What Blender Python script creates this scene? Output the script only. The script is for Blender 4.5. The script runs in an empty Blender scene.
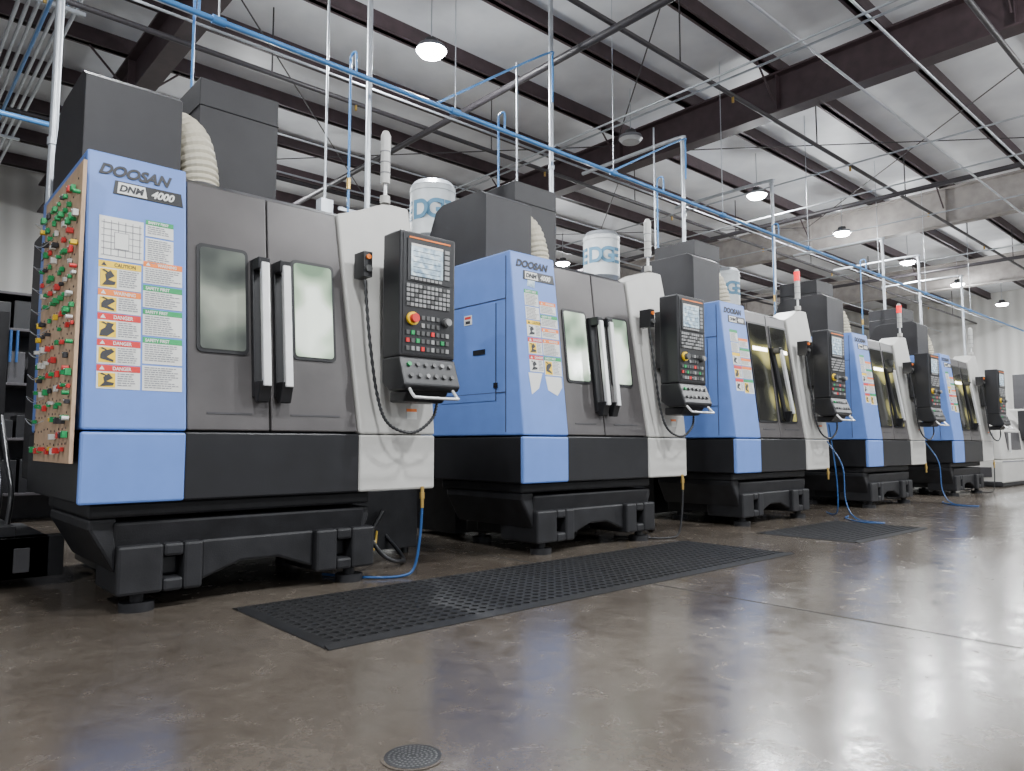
import bpy, math, random
from mathutils import Vector, Matrix
random.seed(7)
COL=bpy.context.scene.collection

# ---------------------------------------------------------------- materials
def new_mat(name):
    m=bpy.data.materials.new(name); m.use_nodes=True
    return m,m.node_tree,m.node_tree.nodes['Principled BSDF']
def mat(name,c,rough=.5,metal=0,var=.12,scale=6,emis=None,es=0,bump=0,bscale=300,spec=.5):
    m,nt,b=new_mat(name)
    n=nt.nodes; l=nt.links
    tc=n.new('ShaderNodeTexCoord'); no=n.new('ShaderNodeTexNoise')
    no.inputs['Scale'].default_value=scale; no.inputs['Detail'].default_value=5
    l.new(tc.outputs['Object'],no.inputs['Vector'])
    cr=n.new('ShaderNodeValToRGB')
    cr.color_ramp.elements[0].position=.3; cr.color_ramp.elements[1].position=.7
    cr.color_ramp.elements[0].color=tuple(x*(1-var) for x in c)+(1,)
    cr.color_ramp.elements[1].color=tuple(min(1,x*(1+var)) for x in c)+(1,)
    l.new(no.outputs['Fac'],cr.inputs['Fac']); l.new(cr.outputs['Color'],b.inputs['Base Color'])
    b.inputs['Roughness'].default_value=rough; b.inputs['Metallic'].default_value=metal
    b.inputs['Specular IOR Level'].default_value=spec
    if emis:
        b.inputs['Emission Color'].default_value=emis+(1,); b.inputs['Emission Strength'].default_value=es
    if bump:
        n2=n.new('ShaderNodeTexNoise'); n2.inputs['Scale'].default_value=bscale
        l.new(tc.outputs['Object'],n2.inputs['Vector'])
        bp=n.new('ShaderNodeBump'); bp.inputs['Strength'].default_value=bump; bp.inputs['Distance'].default_value=.002
        l.new(n2.outputs['Fac'],bp.inputs['Height']); l.new(bp.outputs['Normal'],b.inputs['Normal'])
    return m
M={}
M['blue']=mat('blue_paint',(.125,.235,.60),.42,var=.05,bump=.15)
M['dkgrey']=mat('dark_grey_paint',(.055,.053,.058),.4,var=.10,bump=.2)
M['cover']=mat('cover_grey_paint',(.028,.027,.030),.5,var=.10,bump=.2,spec=.35)
M['door']=mat('door_grey_paint',(.095,.088,.088),.32,metal=.3,var=.20,scale=2.5,bump=.15)
M['black']=mat('black_paint',(.010,.010,.012),.4,var=.2)
M['cast']=mat('cast_iron_black',(.014,.014,.016),.5,var=.35,scale=8,bump=.5,bscale=120,spec=.35)
M['white']=mat('light_grey_paint',(.50,.49,.465),.45,var=.04,bump=.15)
M['plastic']=mat('black_plastic',(.016,.016,.018),.35,var=.1)
M['silver']=mat('brushed_aluminium',(.80,.80,.80),.3,metal=.5,var=.06)
M['galv']=mat('galvanised_steel',(.55,.58,.62),.35,metal=.6,var=.12)
M['cream']=mat('cream_duct',(.50,.46,.36),.55,var=.05)
M['paper']=mat('label_white',(.70,.70,.67),.5,var=.04)
M['ink']=mat('label_ink',(.03,.03,.035),.6,var=.1)
M['lgrey']=mat('label_grey',(.22,.22,.24),.6,var=.1)
M['red']=mat('red_plastic',(.62,.03,.03),.4)
M['orange']=mat('orange_label',(.85,.20,.02),.5)
M['yellow']=mat('yellow_label',(.85,.55,.01),.5)
M['green']=mat('green_label',(.01,.30,.09),.5)
M['key']=mat('keycap_grey',(.08,.08,.08),.5)
M['keyl']=mat('keycap_light',(.27,.27,.27),.5)
M['wood']=mat('plywood',(.50,.34,.22),.6,var=.15,scale=12)
M['rubber']=mat('rubber_mat',(.012,.012,.013),.6,var=.3,scale=20,spec=.3)
M['bpipe']=mat('blue_pipe_paint',(.08,.26,.58),.3)
M['bhose']=mat('blue_hose',(.012,.065,.20),.35)
M['yhose']=mat('yellow_hose',(.5,.33,.05),.4)
M['brass']=mat('brass',(.6,.4,.12),.3,metal=.8)
M['maroon']=mat('maroon_steel',(.062,.040,.045),.5,var=.2)
M['tan']=mat('grey_steel_beam',(.36,.33,.31),.5,var=.15)
M['dpipe']=mat('dark_pipe',(.05,.045,.05),.45)
M['drum']=mat('drum_white',(.62,.65,.66),.45)
M['drumblue']=mat('drum_lettering_blue',(.10,.25,.38),.5)
M['lamp']=mat('lamp_lens',(1,1,1),.4,emis=(.95,.98,1),es=120)
M['lampoff']=mat('lamp_lens_off',(.6,.6,.6),.4)
M['redlit']=mat('red_beacon',(.8,.01,.01),.3,emis=(1,.003,.015),es=1.6)
M['tower']=mat('beacon_lens',(.55,.55,.53),.3)
M['led']=mat('machine_light',(1,1,1),.4,emis=(1,.97,.86),es=9)

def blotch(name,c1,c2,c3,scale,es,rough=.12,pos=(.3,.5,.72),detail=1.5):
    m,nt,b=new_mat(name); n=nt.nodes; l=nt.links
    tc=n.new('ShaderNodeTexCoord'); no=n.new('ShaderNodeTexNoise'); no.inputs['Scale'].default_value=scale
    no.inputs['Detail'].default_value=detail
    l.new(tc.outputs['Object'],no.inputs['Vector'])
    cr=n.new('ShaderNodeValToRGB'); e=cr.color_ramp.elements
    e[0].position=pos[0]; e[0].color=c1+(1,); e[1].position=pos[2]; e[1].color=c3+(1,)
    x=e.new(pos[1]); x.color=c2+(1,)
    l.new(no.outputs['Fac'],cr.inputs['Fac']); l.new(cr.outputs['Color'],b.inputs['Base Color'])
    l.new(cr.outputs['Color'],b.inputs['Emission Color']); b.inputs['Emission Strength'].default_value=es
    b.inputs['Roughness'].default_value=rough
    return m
M['glassA']=blotch('window_glass_painted_dim',(.06,.066,.062),(.13,.145,.125),(.28,.30,.25),3.2,.30,pos=(.36,.5,.62))  # faint inside glow and soft reflections put into the glass colour
M['glassB']=blotch('window_glass_painted_glow',(.15,.22,.15),(.38,.48,.35),(.80,.86,.76),3.4,.6,pos=(.36,.48,.62))  # brighter copy of the pane, glow and reflections painted as blotches
M['glassC']=blotch('window_glass_painted_interior',(.012,.012,.011),(.045,.045,.03),(.45,.40,.13),2.8,.35,.08,(.38,.53,.70),0)  # yellow patches painted for the lit interior and its reflections
M['screen']=blotch('display_screen',(.16,.24,.33),(.35,.45,.52),(.6,.68,.72),25,.7)

def floor_mat():
    m,nt,b=new_mat('polished_concrete'); n=nt.nodes; l=nt.links
    tc=n.new('ShaderNodeTexCoord')
    def noise(s,d=6,r=.6,dist=0):
        x=n.new('ShaderNodeTexNoise'); x.inputs['Scale'].default_value=s; x.inputs['Detail'].default_value=d
        x.inputs['Roughness'].default_value=r; x.inputs['Distortion'].default_value=dist; l.new(tc.outputs['Object'],x.inputs['Vector']); return x
    def ramp(src,p0,c0,p1,c1):
        cr=n.new('ShaderNodeValToRGB'); e=cr.color_ramp.elements
        e[0].position=p0; e[0].color=c0+(1,); e[1].position=p1; e[1].color=c1+(1,)
        l.new(src.outputs['Fac'],cr.inputs['Fac']); return cr
    def mul(a,c,f):
        mx=n.new('ShaderNodeMixRGB'); mx.blend_type='MULTIPLY'; mx.inputs[0].default_value=f
        l.new(a.outputs[0],mx.inputs[1]); l.new(c.outputs[0],mx.inputs[2]); return mx
    a=noise(.8); c=noise(6,9,.72,.6); s=noise(140,3); f=noise(28,6,.75)
    base=ramp(a,.32,(.064,.052,.042),.68,(.112,.096,.080))
    x=mul(base,ramp(c,.34,(.70,.68,.66),.66,(1.12,1.12,1.12)),.75)
    x=mul(x,ramp(f,.35,(.78,.77,.76),.65,(1.10,1.10,1.10)),.7)
    x=mul(x,ramp(s,.33,(.6,.6,.6),.42,(1,1,1)),.6)
    sp=n.new('ShaderNodeSeparateXYZ'); l.new(tc.outputs['Object'],sp.inputs[0])
    prev=None
    for axis,vals in (('X',(3.68,10.2,17)),('Y',(-2.6,))):
        for v in vals:
            s1=n.new('ShaderNodeMath'); s1.operation='SUBTRACT'; s1.inputs[1].default_value=v; l.new(sp.outputs[axis],s1.inputs[0])
            s2=n.new('ShaderNodeMath'); s2.operation='ABSOLUTE'; l.new(s1.outputs[0],s2.inputs[0])
            s3=n.new('ShaderNodeMath'); s3.operation='LESS_THAN'; s3.inputs[1].default_value=.010; l.new(s2.outputs[0],s3.inputs[0])
            if prev is None: prev=s3
            else:
                s4=n.new('ShaderNodeMath'); s4.operation='MAXIMUM'; l.new(prev.outputs[0],s4.inputs[0]); l.new(s3.outputs[0],s4.inputs[1]); prev=s4
    mx3=n.new('ShaderNodeMixRGB'); l.new(prev.outputs[0],mx3.inputs[0]); l.new(x.outputs[0],mx3.inputs[1]); mx3.inputs[2].default_value=(.008,.007,.006,1)
    l.new(mx3.outputs[0],b.inputs['Base Color'])
    mr=n.new('ShaderNodeMapRange'); mr.inputs['From Min'].default_value=.3; mr.inputs['From Max'].default_value=.7
    mr.inputs['To Min'].default_value=.14; mr.inputs['To Max'].default_value=.31
    l.new(c.outputs['Fac'],mr.inputs['Value'])
    ad=n.new('ShaderNodeMath'); ad.operation='MAXIMUM'; l.new(mr.outputs[0],ad.inputs[0])
    ml=n.new('ShaderNodeMath'); ml.operation='MULTIPLY'; ml.inputs[1].default_value=.95; l.new(prev.outputs[0],ml.inputs[0]); l.new(ml.outputs[0],ad.inputs[1])
    l.new(ad.outputs[0],b.inputs['Roughness'])
    b.inputs['Specular IOR Level'].default_value=.55
    bp=n.new('ShaderNodeBump'); bp.inputs['Strength'].default_value=.11; bp.inputs['Distance'].default_value=.003
    l.new(c.outputs['Fac'],bp.inputs['Height']); l.new(bp.outputs['Normal'],b.inputs['Normal'])
    return m
M['floor']=floor_mat()
M['insul']=mat('roof_insulation',(.85,.87,.91),.45,var=.12,scale=1.3,bump=1.0,bscale=4)
def wall_mat():
    m,nt,b=new_mat('corrugated_metal'); n=nt.nodes; l=nt.links
    tc=n.new('ShaderNodeTexCoord'); w=n.new('ShaderNodeTexWave'); w.inputs['Scale'].default_value=1.6
    w.inputs['Distortion'].default_value=0; w.bands_direction='DIAGONAL'
    cr=n.new('ShaderNodeValToRGB'); cr.color_ramp.elements[0].color=(.56,.55,.52,1); cr.color_ramp.elements[1].color=(.68,.67,.64,1)
    mp=n.new('ShaderNodeMapping'); mp.inputs['Scale'].default_value=(1,1,0); l.new(tc.outputs['Object'],mp.inputs[0]); l.new(mp.outputs[0],w.inputs['Vector'])
    l.new(w.outputs['Fac'],cr.inputs['Fac']); l.new(cr.outputs['Color'],b.inputs['Base Color'])
    b.inputs['Roughness'].default_value=.5
    bp=n.new('ShaderNodeBump'); bp.inputs['Strength'].default_value=.5; bp.inputs['Distance'].default_value=.03
    l.new(w.outputs['Fac'],bp.inputs['Height']); l.new(bp.outputs['Normal'],b.inputs['Normal'])
    return m
M['wall']=wall_mat()

# ---------------------------------------------------------------- mesh builder
class B:
    def __init__(s): s.v=[]; s.f=[]; s.m=[]; s.sm=[]; s.mats=[]
    def mi(s,k):
        if k not in s.mats: s.mats.append(k)
        return s.mats.index(k)
    def add(s,vs,fs,k,smooth=False):
        o=len(s.v); s.v+= [tuple(x) for x in vs]; i=s.mi(k)
        for f in fs: s.f.append(tuple(a+o for a in f)); s.m.append(i); s.sm.append(smooth)
    def hexa(s,p,k):
        s.add(p,[(3,2,1,0),(4,5,6,7),(0,1,5,4),(1,2,6,5),(2,3,7,6),(3,0,4,7)],k)
    def box(s,x0,x1,y0,y1,z0,z1,k):
        s.hexa([(x0,y0,z0),(x1,y0,z0),(x1,y1,z0),(x0,y1,z0),(x0,y0,z1),(x1,y0,z1),(x1,y1,z1),(x0,y1,z1)],k)
    def extr(s,a,b2,k):
        n=len(a); fs=[tuple(range(n)),tuple(range(2*n-1,n-1,-1))]
        for i in range(n):
            j=(i+1)%n; fs.append((i,i+n,j+n,j))
        s.add(list(a)+list(b2),fs,k)
    def prx(s,pts,x0,x1,k): s.extr([(x0,y,z) for y,z in pts],[(x1,y,z) for y,z in pts],k)
    def pry(s,pts,y0,y1,k): s.extr([(x,y0,z) for x,z in pts],[(x,y1,z) for x,z in pts],k)
    def panel(s,pts,y0,t,k):
        s.extr([(x,yf(z)+y0,z) for x,z in pts],[(x,yf(z)+y0+t,z) for x,z in pts],k)
    def rpanel(s,x0,x1,z0,z1,y0,t,k,r=.02):
        pts=[]
        for cx,cz,a0 in ((x1-r,z0+r,-90),(x1-r,z1-r,0),(x0+r,z1-r,90),(x0+r,z0+r,180)):
            for i in range(4):
                a=math.radians(a0+i*30); pts.append((cx+r*math.cos(a),cz+r*math.sin(a)))
        s.panel(pts,y0,t,k)
    def cyl(s,p0,p1,r,k,n=16,r1=None):
        p0=Vector(p0);p1=Vector(p1); r1=r if r1 is None else r1
        d=(p1-p0).normalized(); u=d.orthogonal().normalized(); w=d.cross(u)
        a=[p0+(u*math.cos(2*math.pi*i/n)+w*math.sin(2*math.pi*i/n))*r for i in range(n)]
        b2=[p1+(u*math.cos(2*math.pi*i/n)+w*math.sin(2*math.pi*i/n))*r1 for i in range(n)]
        s.add(a+b2,[(i,(i+1)%n,(i+1)%n+n,i+n) for i in range(n)],k,True)
        s.add(a,[tuple(range(n-1,-1,-1))],k); s.add(b2,[tuple(range(n))],k)
    def tube(s,pts,r,k,n=10,samp=8,rib=0,per=2):
        P=[Vector(p) for p in pts]
        C=[]; Q=[P[0]*2-P[1]]+P+[P[-1]*2-P[-2]]
        for i in range(1,len(Q)-2):
            for j in range(samp):
                t=j/samp; a,b2,c,d=Q[i-1],Q[i],Q[i+1],Q[i+2]
                C.append(.5*((2*b2)+(c-a)*t+(2*a-5*b2+4*c-d)*t*t+(3*b2-a-3*c+d)*t**3))
        C.append(P[-1])
        T=[(C[min(i+1,len(C)-1)]-C[max(i-1,0)]).normalized() for i in range(len(C))]
        u=T[0].orthogonal().normalized(); vs=[]
        for i,c in enumerate(C):
            u=(u-T[i]*u.dot(T[i])).normalized(); w=T[i].cross(u)
            rr=r*(1+(rib if i%per else -rib))
            vs+=[c+(u*math.cos(2*math.pi*j/n)+w*math.sin(2*math.pi*j/n))*rr for j in range(n)]
        fs=[]
        for i in range(len(C)-1):
            for j in range(n):
                k2=(j+1)%n; fs.append((i*n+j,i*n+k2,(i+1)*n+k2,(i+1)*n+j))
        s.add(vs,fs,k,per==2)
        s.add(vs[:n],[tuple(range(n-1,-1,-1))],k); s.add(vs[-n:],[tuple(range(n))],k)
    def obj(s,name,parent=None,bevel=0,loc=None):
        me=bpy.data.meshes.new(name); me.from_pydata(s.v,[],s.f); me.update()
        for k in s.mats: me.materials.append(M[k])
        for i,p in enumerate(me.polygons): p.material_index=s.m[i]; p.use_smooth=s.sm[i]
        import bmesh
        bm=bmesh.new(); bm.from_mesh(me); bmesh.ops.recalc_face_normals(bm,faces=bm.faces); bm.to_mesh(me); bm.free()
        o=bpy.data.objects.new(name,me); COL.objects.link(o)
        if parent: o.parent=parent
        if loc: o.location=loc
        if bevel:
            md=o.modifiers.new('bevel','BEVEL'); md.width=bevel; md.segments=2; md.limit_method='ANGLE'; md.angle_limit=math.radians(40)
        return o
def empty(name,loc=(0,0,0)):
    e=bpy.data.objects.new(name,None); COL.objects.link(e); e.location=loc; e.empty_display_size=.2; return e
def text(name,body,parent,loc,size,k,rot=(math.radians(90),0,0),shear=0,ext=.001,bold=0,sx=1):
    c=bpy.data.curves.new(name,'FONT'); c.body=body; c.size=size; c.extrude=ext; c.shear=shear; c.offset=bold
    c.materials.append(M[k]); o=bpy.data.objects.new(name,c); COL.objects.link(o)
    o.parent=parent; o.location=loc; o.rotation_euler=rot; o.scale=(sx,1,1); return o

LEAN=.11
def yf(z): return 0 if z<.92 else (z-.92)*LEAN
RL=math.radians(90)-math.atan(LEAN)

# ---------------------------------------------------------------- CNC machine
def stickers(par,variant):
    b=B(); rnd=random.Random(variant+3)
    words={'yellow':'CAUTION','red':'DANGER','orange':'WARNING','green':'SAFETY FIRST'}
    def st(x0,x1,z0,z1,head=None,hk='red',pict=False):
        b.panel([(x0,z0),(x1,z0),(x1,z1),(x0,z1)],-.0025,.002,'paper')
        top=z1
        if head:
            b.panel([(x0,z1-head),(x1,z1-head),(x1,z1),(x0,z1)],-.004,.002,hk); top=z1-head
            if variant<2:
                zz=z1-head*.78
                text('label_heading',words[hk],par,(x0+.3*(x1-x0)*(hk!='green')+.012,yf(zz)-.0045,zz),head*.78,'ink' if hk=='yellow' else 'paper',(RL,0,0),0,.0004,.0006,.85)
                if hk!='green': b.panel([(x0+.012,zz),(x0+.012+head*.75,zz),(x0+.012+head*.37,zz+head*.6)],-.005,.0012,'ink' if hk=='yellow' else 'paper')
        xs=x0+.01
        if pict:
            cx=x0+.045; cz=(z0+top)/2; h=(top-z0)*.38
            if rnd.random()<.35: b.panel([(x0+.008,z0+.008),(x0+.085,z0+.008),(x0+.085,top-.008),(x0+.008,top-.008)],-.0042,.0012,'yellow')
            sh=rnd.choice([[(-.03,-1),(.03,-.8),(.035,-.4),(0,-.2),(.03,.3),(.01,1),(-.015,.4),(-.01,-.3)],
                           [(-.03,-.6),(.03,-1),(.03,-.7),(.0,-.3),(.035,.5),(.02,.9),(-.02,.5),(-.03,0)],
                           [(-.035,-1),(.0,-1),(.035,-.2),(.02,.2),(.03,.8),(.0,1),(-.01,.2),(-.03,-.2)]])
            b.panel([(cx+px,cz+pz*h) for px,pz in sh],-.0052,.0012,'ink')
            b.panel([(cx-.03,cz+h*.9),(cx-.005,cz+h*.6),(cx+.0,cz+h*.75),(cx-.02,cz+h*1.05)],-.0052,.0012,'ink')
            xs=x0+.095
        z=top-.013
        while z>z0+.006:
            x=xs; xe=xs+(x1-.008-xs)*rnd.uniform(.7,1)
            while x<xe-.008:
                w=min(rnd.uniform(.008,.026),xe-x)
                b.panel([(x,z),(x+w,z),(x+w,z+.0045),(x,z+.0045)],-.0045,.001,'lgrey'); x+=w+.004
            z-=.0115
    if variant==0:
        b.panel([(.06,1.80),(.27,1.80),(.27,2.03),(.06,2.03)],-.0025,.002,'paper')
        for i in range(6):
            z=1.82+i*.035; b.panel([(.07,z),(.26,z),(.26,z+.003),(.07,z+.003)],-.0045,.001,'lgrey')
        for i in range(6):
            x=.08+i*.034; b.panel([(x,1.82),(x+.003,1.82),(x+.003,2.01),(x,2.01)],-.0045,.001,'lgrey')
        b.panel([(.13,1.86),(.20,1.86),(.20,1.95),(.13,1.95)],-.0042,.0012,'lgrey')
        b.panel([(.133,1.863),(.197,1.863),(.197,1.947),(.133,1.947)],-.0048,.001,'paper')
        st(.28,.42,1.96,2.05,.026,'green'); st(.28,.42,1.80,1.95)
        st(.06,.26,1.645,1.79,.034,'yellow',True)
        st(.06,.26,1.52,1.64,.032,'orange',True)
        st(.06,.26,1.385,1.515,.034,'red',True)
        st(.06,.26,1.255,1.38,.032,'red',True)
        st(.06,.26,1.13,1.25,.032,'red',True)
        st(.27,.465,1.70,1.82,.03,'orange'); st(.27,.465,1.57,1.69,.03,'green')
        st(.27,.465,1.42,1.56,.028,'green')
        st(.27,.465,1.27,1.41,.03,'green')
        st(.27,.465,1.13,1.26)
    else:
        st(.12,.27,1.95,2.08,.03,'green'); st(.12,.27,1.84,1.94)
        st(.28,.46,1.90,2.0,.03,'orange')
        st(.12,.27,1.70,1.83,.034,'yellow',True)
        st(.12,.27,1.56,1.69,.034,'red',True)
        st(.12,.27,1.42,1.55,.034,'red',True)
        st(.28,.47,1.79,1.89,.028,'green'); st(.28,.47,1.70,1.78,.028,'orange')
        st(.28,.47,1.56,1.69,.03,'orange')
        st(.28,.47,1.40,1.55,.03,'green',True)
        if variant==1:
            b.panel([(.16,2.11),(.24,2.10),(.25,2.17),(.17,2.18)],-.0025,.002,'screen')
            b.panel([(.10,1.41),(.12,1.24),(.20,1.29),(.25,1.41)],-.0025,.002,'paper')
            b.panel([(.28,1.39),(.30,1.28),(.40,1.24),(.46,1.31),(.46,1.39)],-.0025,.002,'paper')
    b.panel([(1.88,1.02),(1.96,1.02),(1.96,1.09),(1.88,1.09)],-.0025,.002,'paper')
    b.panel([(1.88,1.07),(1.96,1.07),(1.96,1.09),(1.88,1.09)],-.004,.002,'orange')
    b.obj('warning_labels',par)

def control_panel(par,variant):
    b=B(); x0,x1=1.65,2.08; yb=-.24
    b.box(x0,x1,yb,-.04,1.40,2.20,'plastic')
    b.box(x0+.06,x1-.06,-.04,.06,1.55,2.08,'plastic')
    b.prx([(-.04,1.40),(-.04,1.24),(-.12,1.19),(-.28,1.19),(-.305,1.22),(yb,1.40)],x0,x1,'plastic')
    b.prx([(-.04,1.19),(-.04,1.12),(-.20,1.12),(-.26,1.19)],x0+.06,x1-.06,'black')
    b.obj('control_panel_housing',par,.012)
    b=B(); y=yb
    def f(xa,xb,za,zb,k,t=.006,yo=0): b.box(x0+xa,x0+xb,y-t-yo,y,za,zb,k)
    f(.02,.41,1.42,2.18,'black',.004)
    f(.05,.385,1.88,2.15,'plastic',.010)
    b.box(x0+.075,x0+.32,y-.012,y-.009,1.915,2.12,'screen')
    for i in range(5): b.box(x0+.09,x0+.30,y-.0135,y-.0118,1.935+i*.034,1.938+i*.034,'ink')
    b.box(x0+.075,x0+.32,y-.0135,y-.0118,2.105,2.12,'paper')
    b.box(x0+.06,x0+.38,y-.012,y-.009,2.153,2.162,'orange')
    for i in range(6): b.box(x0+.335,x0+.37,y-.016,y-.009,1.92+i*.034,1.944+i*.034,'keyl')
    for i in range(8): b.box(x0+.07+i*.031,x0+.093+i*.031,y-.016,y-.009,1.888,1.904,'keyl')
    for r in range(5):
        for c in range(11):
            xa=x0+.045+c*.031
            b.box(xa,xa+.022,y-.012,y-.003,1.72+r*.030,1.740+r*.030,'keyl' if (r*7+c*3)%5 else 'key')
    rr=random.Random(5)
    for r in range(5):
        for c in range(9):
            if c<3 and r in(3,4): continue
            if c>6 and r in (3,4): continue
            xa=x0+.045+c*.038
            b.box(xa,xa+.023,y-.012,y-.003,1.44+r*.05,1.466+r*.05,rr.choice(['keyl','key','key','key','key','keyl','green','red']))
    b.cyl((x0+.09,y,1.64),(x0+.09,y-.02,1.64),.042,'yellow',20)
    b.cyl((x0+.09,y-.015,1.64),(x0+.09,y-.05,1.64),.028,'red' if variant==0 else 'key',20)
    b.cyl((x0+.35,y,1.64),(x0+.35,y-.03,1.64),.030,'key',20)
    b.cyl((x0+.35,y-.03,1.64),(x0+.35,y-.045,1.64),.022,'keyl',20)
    def sl(t): return yb+(-.305-yb)*t,1.40+(1.22-1.40)*t
    nrm=Vector((0,-.940,.34))
    for r in range(2):
        for c in range(6):
            yy,zz=sl(.28+.4*r); p=Vector((x0+.06+c*.062,yy,zz))
            b.cyl(p-nrm*.003,p+nrm*.014,.014,['green','red','keyl','yellow','keyl','red'][(c+r*2)%6] if (c+2*r)%4==0 else 'key',14)
    b.obj('control_panel_keys',par,.0)
    b=B()
    b.tube([(x0+.05,-.28,1.20),(x0+.05,-.33,1.15),(x0+.08,-.35,1.14),(x1-.08,-.35,1.14),(x1-.05,-.33,1.15),(x1-.05,-.28,1.20)],.010,'silver',10,4)
    b.box(1.505,1.565,-.05,.07,1.91,2.07,'plastic'); b.cyl((1.535,-.05,2.035),(1.535,-.065,2.035),.016,'orange',16)
    b.cyl((1.535,-.05,1.96),(1.535,-.07,1.96),.022,'key',16)
    path=[Vector((1.53,-.02,1.90)),Vector((1.55,-.06,1.5)),Vector((1.60,-.08,1.15)),Vector((1.66,-.12,.98)),Vector((1.82,-.15,.93)),Vector((1.96,-.16,1.02)),Vector((2.02,-.14,1.15))]
    b.tube(path,.010,'plastic',8,14,rib=.25)
    b.obj('hand_pendant',par)

def make_machine(X,variant,Y=4.0):
    e=empty('cnc_milling_machine',(X,Y,0))
    t=2.38; yt=yf(t)
    b=B()
    b.prx([(0,.925),(1.35,.925),(1.35,t),(yt,t)],0,.49,'blue')
    b.box(0,.49,0,.04,.56,.915,'blue')
    b.obj('left_column',e,.012)
    b=B()
    b.box(-.004,.0,.32,1.05,1.20,1.98,'blue'); b.box(-.006,.0,.318,.322,1.2,1.98,'ink')
    b.box(-.008,.0,.62,.72,1.84,1.92,'paper'); b.box(-.010,.0,.63,.71,1.89,1.91,'red'); b.box(-.010,0,.64,.70,1.85,1.875,'ink')
    b.box(-.010,.0,.45,.60,1.58,1.62,'black'); b.box(-.012,.0,.30,.34,1.3,1.34,'black')
    for z in (1.26,2.0): b.box(-.005,0,.2,1.3,z,z+.004,'dkgrey')
    b.box(-.005,0,.20,.204,.95,2.34,'dkgrey')
    b.obj('side_hatch',e)
    b=B()
    b.box(.012,.49,.04,1.5,.56,.915,'black')
    b.box(.49,1.53,.012,.5,.56,.92,'black')
    b.box(.49,2.0,.5,1.5,.56,.92,'black')
    b.obj('skirt',e,.01)
    b=B()
    b.prx([(yf(.92)+.06,.92),(1.5,.92),(1.5,2.44),(.45,2.44),(yf(2.33)+.06,2.34)],.49,2.02,'cover')
    b.box(.06,2.0,1.35,2.05,.62,2.30,'cover')
    b.obj('enclosure',e,.012)
    b=B()
    xl=lambda z:1.53-(z-.92)*.075
    b.panel([(1.53,.92),(2.1,.92),(2.1,1.55),(1.98,2.50),(1.80,2.50),(1.58,2.40),(xl(2.33),2.34)],0,.30,'white')
    b.panel([(1.53,.56),(2.1,.56),(2.1,.915),(1.53,.915)],0,.5,'white')
    b.box(1.95,2.09,.3,1.3,.92,2.3,'cover')
    b.obj('right_column',e,.014)
    b=B()
    b.panel([(.497,.93),(.953,.93),(.953,2.33),(.497,2.33)],.018,.04,'door')
    b.panel([(.963,.93),(1.522,.93),(xl(2.33)-.008,2.33),(.963,2.33)],.018,.04,'door')
    b.obj('sliding_doors',e,.008)
    b=B()
    if variant<2:
        for i,(xa,xb) in enumerate(((.545,.835),(1.10,1.385))):
            b.rpanel(xa,xb,1.36,1.98,.008,.02,'black',.03)
            b.rpanel(xa+.018,xb-.018,1.38,1.96,.004,.02,'glassB' if (i or variant) else 'glassA',.02)
    else:
        for i,(xa,xb) in enumerate(((.52,.93),(.99,1.38))):
            b.rpanel(xa,xb,1.10,2.22,.008,.02,'black',.03)
            b.rpanel(xa+.02,xb-.02,1.12,2.20,.004,.02,'glassC',.02)
            b.panel([(xa+.05,1.90),(xb-.05,1.90),(xb-.05,1.94),(xa+.05,1.94)],0,.01,'led')
    b.panel([(.60,1.02),(.85,1.02),(.85,1.03),(.60,1.03)],.014,.01,'dkgrey')
    b.panel([(1.08,1.02),(1.40,1.02),(1.40,1.03),(1.08,1.03)],.014,.01,'dkgrey')
    b.obj('door_windows',e)
    b=B()
    for cx,s in ((.885,1),(1.015,-1)):
        if variant<2: za,zb,dx=1.12,1.93,0
        else: za,zb,dx=1.14,1.95,-.10
        def q(z,xo,yo): return (cx+xo+dx*(z-za)/(zb-za)+(0.2 if variant>=2 else 0),yf(z)+yo,z)
        xa,xb=-.035,.035
        if variant<2 or s==1:
            b.hexa([q(za,xa,-.02),q(za,xb,-.02),q(za,xb,.02),q(za,xa,.02),q(zb,xa,-.02),q(zb,xb,-.02),q(zb,xb,.02),q(zb,xa,.02)],'black')
            for z0,z1,d0 in ((za-.03,za+.09,-.06),(zb-.07,zb,-.10)):
                b.hexa([q(z0,xa,-.02),q(z0,xa,d0),q(z0,xb,d0),q(z0,xb,-.02),q(z1,xa,-.02),q(z1,xa,-.11),q(z1,xb,-.11),q(z1,xb,-.02)],'black')
            b.hexa([q(za+.06,-.020,-.12),q(za+.06,.026,-.12),q(za+.06,.026,-.085),q(za+.06,-.020,-.085),q(zb-.03,-.020,-.12),q(zb-.03,.026,-.12),q(zb-.03,.026,-.085),q(zb-.03,-.020,-.085)],'silver')
    b.obj('door_handles',e,.006)
    b=B()
    b.prx([(.50,2.35),(1.32,2.35),(1.32,2.70),(1.20,2.94),(1.10,2.98),(.58,2.98),(.50,2.93)],.04,.56,'cover')
    b.box(.82,1.38,1.0,1.6,2.35,3.38,'cover')
    b.box(.815,1.385,.995,1.6,3.18,3.19,'black')
    b.box(.3,1.5,.6,1.5,2.40,2.5,'cover')
    b.obj('spindle_covers',e,.02)
    b=B()
    b.tube([(.50,.86,2.82),(.58,.74,2.85),(.655,.64,2.76),(.69,.59,2.58),(.70,.57,2.42)],.11,'cream',22,12,rib=.045,per=3)
    b.cyl((.70,.57,2.38),(.70,.57,2.45),.12,'dkgrey',20)
    b.obj('extraction_duct',e)
    b=B()
    b.cyl((1.80,.19,2.50),(1.80,.19,2.55),.035,'white'); b.cyl((1.80,.19,2.55),(1.80,.19,2.64),.013,'silver')
    top='redlit' if variant in(2,3) else 'tower'
    b.cyl((1.80,.19,2.64),(1.80,.19,2.86),.033,'tower',18)
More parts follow.
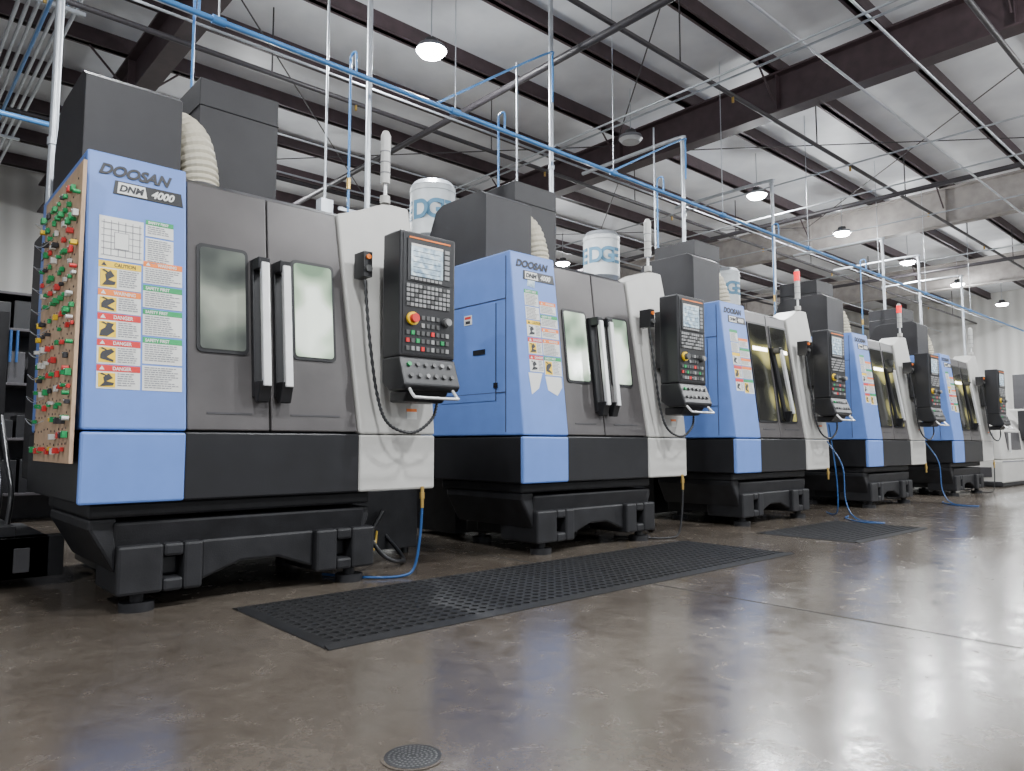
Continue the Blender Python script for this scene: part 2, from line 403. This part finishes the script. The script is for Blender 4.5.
    b.cyl((1.80,.19,2.86),(1.80,.19,2.98),.035,top,18); b.cyl((1.80,.19,2.98),(1.80,.19,3.01),.034,'white',18,.02)
    for z in (2.71,2.785,2.86): b.cyl((1.80,.19,z),(1.80,.19,z+.006),.036,'lgrey',18)
    b.obj('signal_tower',e)
    control_panel(e,variant)
    stickers(e,variant)
    text('maker_lettering','DOOSAN',e,(.05,yf(2.27)-.005,2.26),.080,'ink',(RL,0,0),.35,.001,.0035)
    b=B(); b.panel([(.12,2.16),(.47,2.16),(.46,2.235),(.13,2.235)],-.004,.004,'black')
    b.panel([(.14,2.167),(.285,2.167),(.275,2.228),(.145,2.228)],-.006,.004,'paper'); b.obj('model_plate',e)
    text('model_lettering','DNM',e,(.148,yf(2.2)-.009,2.180),.050,'ink',(RL,0,0),.25,.001,.002)
    text('model_number','4000',e,(.305,yf(2.2)-.009,2.178),.056,'paper',(RL,0,0),.3,.001,.002)
    # --- base casting
    b=B()
    b.box(.07,1.66,.10,1.12,.48,.56,'cast')
    b.prx([(.12,.30),(1.05,.30),(1.05,.46),(.08,.46)],.18,1.62,'cast')
    def leg(xa,xb,ya,yb2,hx0,hx1):
        z0,z1=.09,.34; hz0,hz1=.16,.27
        b.box(xa,hx0,ya,yb2,z0,z1,'cast'); b.box(hx1,xb,ya,yb2,z0,z1,'cast')
        b.box(hx0,hx1,ya,yb2,z0,hz0,'cast'); b.box(hx0,hx1,ya,yb2,hz1,z1,'cast'); b.box(hx0,hx1,ya+.09,yb2,hz0,hz1,'black')
    leg(.20,.62,.06,.5,.42,.52); leg(1.28,1.68,.06,.5,1.42,1.52)
    leg(.34,.62,.85,1.12,.42,.50); leg(1.28,1.68,.85,1.12,1.42,1.53)
    b.pry([(.62,.34),(.62,.12),(.84,.20),(1.06,.20),(1.28,.12),(1.28,.34)],.10,.42,'cast')
    b.pry([(.07,.48),(.07,.43),(.20,.20),(.20,.48)],.10,1.05,'cast'); b.pry([(1.66,.46),(1.66,.40),(1.60,.26),(1.60,.46)],.10,1.05,'cast')
    b.box(.28,.58,.5,.9,.12,.32,'cast'); b.box(1.3,1.66,.5,.9,.12,.32,'cast')
    b.obj('base_casting',e,.016)
    b=B()
    for xx in (.32,1.55):
        for yy in (.15,1.02):
            xq=xx if yy<.5 else max(xx,.44)
            b.cyl((xq,yy,0),(xq,yy,.045),.085,'cast',20); b.cyl((xq,yy,.045),(xq,yy,.10),.035,'cast',12)
    b.obj('levelling_feet',e,.004)
    b=B()
    b.box(.4,1.7,1.35,2.0,.04,.60,'cast')
    b.box(1.82,2.55,.85,2.2,.05,.50,'cast'); b.box(1.85,2.45,1.0,1.5,.50,.56,'black')
    for i in range(3):
        b.cyl((2.0+.16*i,1.15,.56),(2.0+.16*i,1.15,.80),.06,'plastic',14)
        b.tube([(2.0+.16*i,1.15,.80),(2.0+.16*i,1.1,.95),(2.0+.1*i,1.0,.9),(1.95+.05*i,.95,.6),(1.85,.9,.45)],.018,['plastic','yhose','plastic'][i],8,6)
    b.tube([(1.75,.5,.45),(1.9,.35,.12),(2.1,.4,.03),(2.3,.7,.03),(2.2,1.0,.3)],.016,'plastic',8,6)
    b.tube([(1.70,.6,.40),(1.85,.5,.25),(2.0,.6,.10),(2.15,.8,.20)],.010,'yhose',8,6)
    b.tube([(1.72,.7,.44),(1.80,.6,.2),(1.95,.75,.06),(2.2,.8,.35)],.02,'plastic',8,6)
    for xx in (1.9,2.5): b.cyl((xx,.95,0),(xx,.95,.06),.03,'plastic',10)
    b.obj('coolant_tank',e,.004)
    b=B()
    b.cyl((1.98,-.03,.58),(1.98,-.03,.44),.012,'brass',10); b.cyl((1.98,-.03,.54),(1.98,-.03,.50),.018,'brass',6)
    if variant in (0,1,4):
        b.tube([(1.98,-.03,.44),(1.965,-.03,.25),(1.93,-.02,.06),(1.85,.0,.012),(1.66,.10,.012),(1.5,.40,.012)],.009,'bhose' if variant==0 else 'plastic',8,8)
    else:
        b.tube([(1.98,-.03,.90),(1.99,-.2,.6),(1.93,-.25,.2),(1.85,-.4,.012),(1.6,-.8,.012),(1.5,-.6,.012),(1.8,-.3,.012),(2.1,-.2,.012)],.008,'bhose',8,8)
        if variant==2: b.tube([(2.0,-.05,1.1),(2.04,-.1,.5),(2.05,-.1,.1),(2.15,-.0,.012),(2.4,.2,.012)],.008,'bhose',8,8)
    b.obj('air_hose',e)
    return e

XS=[.80,3.72,6.70,9.95,13.35]
for i,x in enumerate(XS): make_machine(x,i)

# ---------------------------------------------------------------- tool pegboard on machine side
pe=empty('tool_pegboard',(.80,4.0,0))
b=B(); b.box(-.040,-.022,.03,.98,.76,2.27,'wood')
for z in (1.0,1.4,2.0): b.box(-.022,-.011,.1,.8,z,z+.04,'wood')
rr=random.Random(2)
for r in range(18):
    for c in range(10):
        y=.075+c*.093+rr.uniform(-.012,.012); z=.83+r*.079+rr.uniform(-.008,.008)
        b.cyl((-.040,y+.04,z+.02),(-.0425,y+.04,z+.02),.006,'ink',8)
        if rr.random()<.3: continue
        k=rr.choice(['green','green','green','green','paper','red','paper','green','yellow','ink','red'])
        w=rr.uniform(.010,.024); h=rr.uniform(.012,.03); d=rr.uniform(.0,.018)
        b.cyl((-.040,y,z),(-.060-d,y,z),.003,'galv',6)
        b.box(-.056-d,-.044,y-w,y+w,z-h,z+.004,k)
b.obj('board',pe,.0015)
b=B()
for r in range(10):
    z=.98+r*.125
    b.tube([(-.06,.6,z),(-.09,.75,z-.02),(-.10,.9,z+.02),(-.05,.97,z)],.002,'galv',5,4)
    b.cyl((-.045,.05+.03*(r%3),z),(-.075,.05+.03*(r%3),z),.011,rr.choice(['red','green','paper']),10)
b.obj('hanging_tools',pe)

# ---------------------------------------------------------------- mist collector drums
for i,x in enumerate([1.85,4.80,7.75,10.95,14.2]):
    e=empty('mist_collector',(x,6.7,0)); b=B()
    b.cyl((0,0,3.22),(0,0,3.80),.26,'drum',36); b.cyl((0,0,3.735),(0,0,3.76),.266,'drum',36)
    b.cyl((0,0,3.80),(0,0,3.86),.265,'galv',36,.22); b.cyl((0,0,3.12),(0,0,3.22),.2,'galv',30,.26)
    b.cyl((0,0,2.25),(0,0,3.12),.06,'galv',16)
    for sx in (-.2,.2): b.cyl((sx,.05,2.28),(sx,.05,3.3),.015,'galv',8)
    b.box(-.3,.3,-.3,.3,2.22,2.30,'dkgrey')
    b.obj('drum',e)
    for j,ch in enumerate('EDGE'):
        a=math.radians(-205+j*37)
        text('drum_lettering',ch,e,(.264*math.cos(a-.25),.264*math.sin(a-.25),3.40),.30,'drumblue',(math.radians(90),0,a+math.radians(90)),0,.004,.010)
    b=B(); b.box(-.3,.3,-.25,.3,0,2.22,'dkgrey') ; b.obj('cabinet',e,.01)

# ---------------------------------------------------------------- mats
def mat_mesh(x0,x1,y0,y1,name):
    p=.062; b=B(); nx=int((x1-x0-.08)/p); ny=int((y1-y0-.08)/p)
    X0=x0+.04; Y0=y0+.04; X1=X0+nx*p; Y1=Y0+ny*p; h=.014; r=.021
    vs=[];fs=[]
    for i in range(nx):
        for j in range(ny):
            cx=X0+(i+.5)*p; cy=Y0+(j+.5)*p; o=len(vs)
            out=[(1,0),(1,1),(0,1),(-1,1),(-1,0),(-1,-1),(0,-1),(1,-1)]
            vs+=[(cx+a*p/2,cy+c*p/2,h) for a,c in out]
            vs+=[(cx+r*math.cos(math.radians(45*q)),cy+r*math.sin(math.radians(45*q)),h+.003) for q in range(8)]
            vs+=[(cx+r*.9*math.cos(math.radians(45*q)),cy+r*.9*math.sin(math.radians(45*q)),.001) for q in range(8)]
            for q in range(8):
                k=(q+1)%8; fs.append((o+q,o+k,o+8+k,o+8+q)); fs.append((o+8+q,o+8+k,o+16+k,o+16+q))
    b.add(vs,fs,'rubber')
    for (a0,a1,b0,b1) in ((x0,x1,y0,Y0),(x0,x1,Y1,y1)):
        if b0==y0: b.hexa([(a0,b0,0),(a1,b0,0),(a1,b1,0),(a0,b1,0),(a0,b0,.004),(a1,b0,.004),(a1,b1,h),(a0,b1,h)],'rubber')
        else: b.hexa([(a0,b0,0),(a1,b0,0),(a1,b1,0),(a0,b1,0),(a0,b0,h),(a1,b0,h),(a1,b1,.004),(a0,b1,.004)],'rubber')
    b.hexa([(x0,Y0,0),(X0,Y0,0),(X0,Y1,0),(x0,Y1,0),(x0,Y0,.004),(X0,Y0,h),(X0,Y1,h),(x0,Y1,.004)],'rubber')
    b.hexa([(X1,Y0,0),(x1,Y0,0),(x1,Y1,0),(X1,Y1,0),(X1,Y0,h),(x1,Y0,.004),(x1,Y1,.004),(X1,Y1,h)],'rubber')
    b.obj(name)
mat_mesh(1.50,5.50,2.80,3.84,'rubber_floor_mat')
mat_mesh(6.50,8.15,2.72,3.70,'rubber_floor_mat')

# floor drain
b=B(); cx,cy=1.175,1.71
b.cyl((cx,cy,0),(cx,cy,.003),.088,'floor',40); b.cyl((cx,cy,.003),(cx,cy,.0036),.078,'cast',40)
for r in range(1,6):
    n=r*7
    for i in range(n):
        a=2*math.pi*i/n; b.cyl((cx+.013*r*math.cos(a),cy+.013*r*math.sin(a),.003),(cx+.013*r*math.cos(a),cy+.013*r*math.sin(a),.0045),.0035,'key',6)
b.obj('floor_drain')

# ---------------------------------------------------------------- room
b=B(); b.box(-12,34,-14,18,-.1,0,'floor'); b.obj('floor')
b=B(); b.box(-12,34,-14,18.2,6.66,6.8,'insul'); b.obj('ceiling')
b=B(); b.box(-12,34,18,18.2,0,6.66,'wall'); b.obj('wall_back')
b=B(); b.box(32,32.2,-14,18,0,6.66,'wall'); b.obj('wall_right')
b=B()
y=-12.9
while y<18:
    b.box(-12,32,y,y+.07,6.42,6.66,'maroon'); b.box(-12,32,y-.04,y+.11,6.42,6.432,'maroon'); y+=1.5
b.obj('roof_purlins')
def ibeam(x,z0,z1,w,k,name):
    b=B(); b.box(x-w/2,x+w/2,-13.5,17.95,z0,z0+.03,k); b.box(x-w/2,x+w/2,-13.5,17.95,z1-.03,z1,k); b.box(x-.012,x+.012,-13.5,17.95,z0+.03,z1-.03,k)
    y=-12.9
    while y<18: b.box(x-w/2+.02,x+w/2-.02,y,y+.012,z0+.03,z1-.03,k); y+=3.0
    b.obj(name)
for x,k in ((-4.6,'maroon'),(2.7,'maroon'),(10.0,'maroon'),(17.3,'tan'),(24.6,'tan')):
    ibeam(x,5.78 if k=='maroon' else 5.6,6.40,.26,k,'roof_beam')
b=B()
for x in (2.7,10.0,17.3,24.6):
    y=-12.9
    while y<17:
        for s in (-1,1): b.cyl((x+s*.14,y+.03,5.95),(x+s*.60,y+.03,6.41),.016,'maroon',6)
        y+=3.0
for x0 in (2.9,10.2):
    for y0 in (0.6,8.1):
        b.cyl((x0,y0,6.2),(x0+6.9,y0+7.5,6.2),.010,'dpipe',6); b.cyl((x0,y0+7.5,6.18),(x0+6.9,y0,6.18),.010,'dpipe',6)
b.obj('roof_bracing')
b=B()
for y in (2.2,5.0,8.6,12.0): b.cyl((-12,y,5.54),(31.9,y,5.54),.032,'dpipe',10)
for x in (6.0,14.0,21.0): b.cyl((x,-13,5.46),(x,17.9,5.46),.045,'dpipe',10)
for y in (5.0,8.6):
    x=0
    while x<30: b.cyl((x,y,5.54),(x,y,6.42),.010,'dpipe',6); b.cyl((x+1.2,y,5.54),(x+1.2,y,5.44),.018,'brass',8); x+=3.65
b.obj('sprinkler_pipes')
b=B()
for i in range(7): b.cyl((1.05+i*.085,3,5.72),(1.05+i*.085,17.9,5.72),.022,'galv',8)
for y in (4.5,9,13.5): b.box(.95,1.65,y,y+.04,5.66,5.70,'galv')
for y,z in ((2.9,5.34),(7.6,5.34),(7.75,5.34),(3.6,5.34),(9.8,5.34),(11.2,5.34)): b.cyl((1.8,y,z),(31.9,y,z),.016,'galv',8)
for x,z in ((7.5,5.30),(7.65,5.30),(11.5,5.30),(13.0,5.30),(15.2,5.30),(19.0,5.30)): b.cyl((x,-2,z),(x,17.9,z),.014,'galv',8)
b.obj('electrical_conduit')
for i,(x,zt,z0) in enumerate([(.89,6.4,2.31),(3.36,6.4,.50),(5.76,6.4,2.31),(8.36,5.1,2.31),(10.85,5.1,2.31),(15.3,5.0,2.31),(17.3,5.0,0),(20.2,5.0,0)]):
    b=B(); r=.028
    b.cyl((x,5.72,z0),(x,5.72,zt),r,'galv',12)
    for z in (z0+.6,z0+1.7): b.cyl((x,5.72,z),(x,5.72,z+.05),r*1.3,'galv',12)
    if zt<6.3:
        b.tube([(x,5.72,zt-.1),(x,5.74,zt),(x,5.85,zt+.06),(x,7.6,zt+.06)],r,'galv',10,5)
    if i in (1,2,3):
        b.cyl((x-.28,6.0,3.0),(x-.28,6.0,5.3),.012,'galv',8)
        b.box(x-.34,x-.22,5.95,6.05,2.9,3.1,'galv'); b.box(x-.24,x,5.80,5.82,2.97,3.0,'galv')
    b.obj('power_drop_conduit')
b=B()
b.cyl((.2,5.5,4.12),(31,5.5,4.12),.022,'bpipe',10)
for x in (1.9,4.2,6.6,9.0,11.6,14.5,17,20): 
    b.cyl((x-.05,5.5,4.12),(x+.05,5.5,4.12),.034,'bpipe',10)
    b.cyl((x,5.5,4.12),(x,5.5,6.4),.006,'galv',6)
for x in (1.75,3.1,4.85,7.6,10.6,13.9):
    b.tube([(x,5.5,4.12),(x,5.5,4.28),(x,5.52,4.33),(x,5.58,4.33),(x,5.60,4.28),(x,5.60,4.0),(x,5.60,2.46 if x!=3.1 else 1.0)],.011,'bpipe',8,5)
    b.cyl((x,5.6,3.1),(x,5.6,3.2),.02,'brass',8)
b.cyl((.2,9.5,4.5),(3.0,9.5,4.5),.03,'bpipe',10)
b.tube([(1.0,5.5,4.12),(1.0,5.6,5.0),(1.15,5.8,5.3),(1.2,6.5,5.3),(1.2,12,5.3)],.018,'bpipe',8,6)
for xa,za in ((5.68,5.25),(8.28,5.0)): b.tube([(xa,5.62,za-.5),(xa,5.62,za),(xa-.15,5.60,za),(xa-1.7,5.5,4.14)],.012,'bpipe',8,4)
b.obj('compressed_air_pipe')

def lamp(x,y,on=True,e=255,up=100):
    p=empty('high_bay_light',(x,y,5.6)); b=B()
    b.cyl((0,0,0),(0,0,.05),.19,'lgrey',28,.17); b.cyl((0,0,.05),(0,0,.14),.10,'dkgrey',20,.08)
    b.cyl((0,0,-.05),(0,0,0),.14,'lamp' if on else 'lampoff',28,.18)
    b.cyl((0,0,.14),(0,0,.82),.008,'galv',6); b.obj('fixture',p)
    if on:
        l=bpy.data.lights.new('lamp','AREA'); l.shape='DISK'; l.size=.30; l.energy=e; l.color=(.96,.985,1)
        o=bpy.data.objects.new('lamp_light',l); COL.objects.link(o); o.parent=p; o.location=(0,0,-.07)
        l=bpy.data.lights.new('ceiling_fill','POINT'); l.shadow_soft_size=.12; l.energy=up; l.color=(.96,.985,1)  # extra point light added below the fixture to brighten the ceiling
        o=bpy.data.objects.new('ceiling_fill',l); COL.objects.link(o); o.parent=p; o.location=(0,0,-.25)
for x in (4.9,12.5,16.2,20.1,24.0): lamp(x,6.9)
lamp(8.7,6.9,False); lamp(1.1,6.7)
for x in (-3,1.0,4.9,8.7,12.5,16.2,20.1,26): lamp(x,.6)  # unseen row, added to light the floor and machine fronts
for x in (5.2,13.5,21.6): lamp(x,13)
for x in (28.5,): lamp(x,6.9)
for x in (0,8.7,16.2): lamp(x,-6)

# ---------------------------------------------------------------- left background clutter
e=empty('chip_conveyor',(.30,5.20,0)); b=B()
b.box(-.3,.68,0,.14,.06,.30,'cast'); b.box(-.3,.60,.0,1.0,.06,.30,'cast'); b.box(-.3,.44,.1,.9,.30,.36,'black')
b.prx([(.8,.06),(1.5,.06),(2.2,1.5),(2.2,1.75),(1.7,1.75),(.8,.34)],-.1,.40,'cast')
b.box(-.14,.41,1.65,2.25,1.35,1.80,'black')
b.box(-.1,.46,1.0,1.1,.3,1.80,'cover'); b.box(.0,.40,.985,1.0,.9,1.7,'plastic'); b.box(.16,.32,.98,.985,1.45,1.6,'bhose')
b.box(.05,.36,.98,.985,.5,.8,'dkgrey')
for yy in (.1,.9): b.cyl((.1,yy,0),(.1,yy,.06),.04,'plastic',12)
for xx in (.2,.42): b.box(xx,xx+.08,-.03,.0,.10,.24,'dkgrey')
b.obj('conveyor_body',e,.012)
b=B()
for i in range(3): b.tube([(.30+.06*i,.3,.34),(.32+.06*i,.35,.55),(.34+.05*i,.6,.75),(.34+.05*i,.97,.85+.1*i)],.016,'plastic',8,8)
b.obj('conveyor_hoses',e)
e=empty('storage_rack',(.6,9.5,0)); b=B()
for x in (0,2.0):
    for y in (0,.6): b.box(x,x+.05,y,y+.05,0,2.6,'dpipe')
for z in (.3,.9,1.5,2.1,2.5): b.box(0,2.05,0,.65,z,z+.03,'dpipe')
r=random.Random(9)
for z in (.33,.93,1.53,2.13):
    x=.08
    while x<1.85:
        w=r.uniform(.12,.3); b.box(x,x+w,.06,.5,z,z+r.uniform(.15,.38),r.choice(['black','plastic','dkgrey','dkgrey','black'])); x+=w+.03
b.box(0,2.05,.62,.65,0,2.6,'dkgrey')
b.obj('rack_body',e,.004)
b=B()
for i in range(10): b.cyl((.1+i*.06,-.05,1.75),(.1+i*.06,-.05,2.1),.014,'bhose',8)
b.obj('hanging_hoses',e)
b=B(); b.box(1.6,3.2,17.95,18.0,2.6,3.8,'white'); b.box(1.7,3.1,17.93,17.95,2.7,3.7,'glassB'); b.obj('window_1')

def lathe(x,y):
    e=empty('cnc_lathe',(x,y,0)); b=B()
    b.box(0,2.6,0,1.2,.08,.55,'white'); b.prx([(0,.55),(1.2,.55),(1.2,1.75),(.55,1.75),(.08,1.15)],0,2.6,'white')
    b.box(-.02,2.62,.02,1.15,.0,.12,'cast'); b.obj('lathe_body',e,.03)
    b=B()
    b.hexa([(.5,.02,.75),(1.5,.02,.75),(1.5,.1,.75),(.5,.1,.75),(.5,.05,1.12),(1.5,.05,1.12),(1.5,.12,1.12),(.5,.12,1.12)],'dkgrey')
    b.box(1.7,2.2,-.12,.1,.95,1.6,'plastic'); b.box(1.76,2.1,-.13,-.12,1.3,1.52,'screen')
    b.box(0,2.6,-.004,0,.5,.53,'lgrey'); b.cyl((.45,-.03,.7),(.45,-.03,1.1),.02,'silver'); b.cyl((2.4,.8,1.75),(2.4,.8,2.2),.03,'tower')
    b.box(-.012,0,.15,.95,.65,1.1,'lgrey'); b.box(-.014,0,.2,.5,.2,.4,'dkgrey')
    b.obj('lathe_front',e,.004)
lathe(17.2,4.3); lathe(21.5,4.3)
for xx,yy,h in ((20.6,6.1,2.6),(25.0,5.2,2.9)):
    e=empty('electrical_cabinet',(xx,yy,0)); b=B(); b.box(0,1.2,0,.7,.05,h,'dkgrey'); b.box(.05,.58,-.01,0,.2,h-.1,'door'); b.box(.62,1.15,-.01,0,.2,h-.1,'door'); b.box(0,1.2,.02,.6,0,.05,'black')
    b.box(.45,.5,-.03,-.01,1.1,1.3,'silver'); b.box(.70,.75,-.03,-.01,1.1,1.3,'silver'); b.obj('cabinet_body',e,.01)

# ---------------------------------------------------------------- world, camera
w=bpy.data.worlds.new('world'); bpy.context.scene.world=w; w.use_nodes=True
w.node_tree.nodes['Background'].inputs[0].default_value=(.88,.93,1,1); w.node_tree.nodes['Background'].inputs[1].default_value=.80
cam=bpy.data.cameras.new('camera'); co=bpy.data.objects.new('camera',cam); COL.objects.link(co)
co.location=(0,0,.85); cam.sensor_width=36; cam.lens=725/1024*36
co.rotation_euler=(math.radians(94.7),0,math.radians(-42)); cam.clip_end=200
bpy.context.scene.camera=co
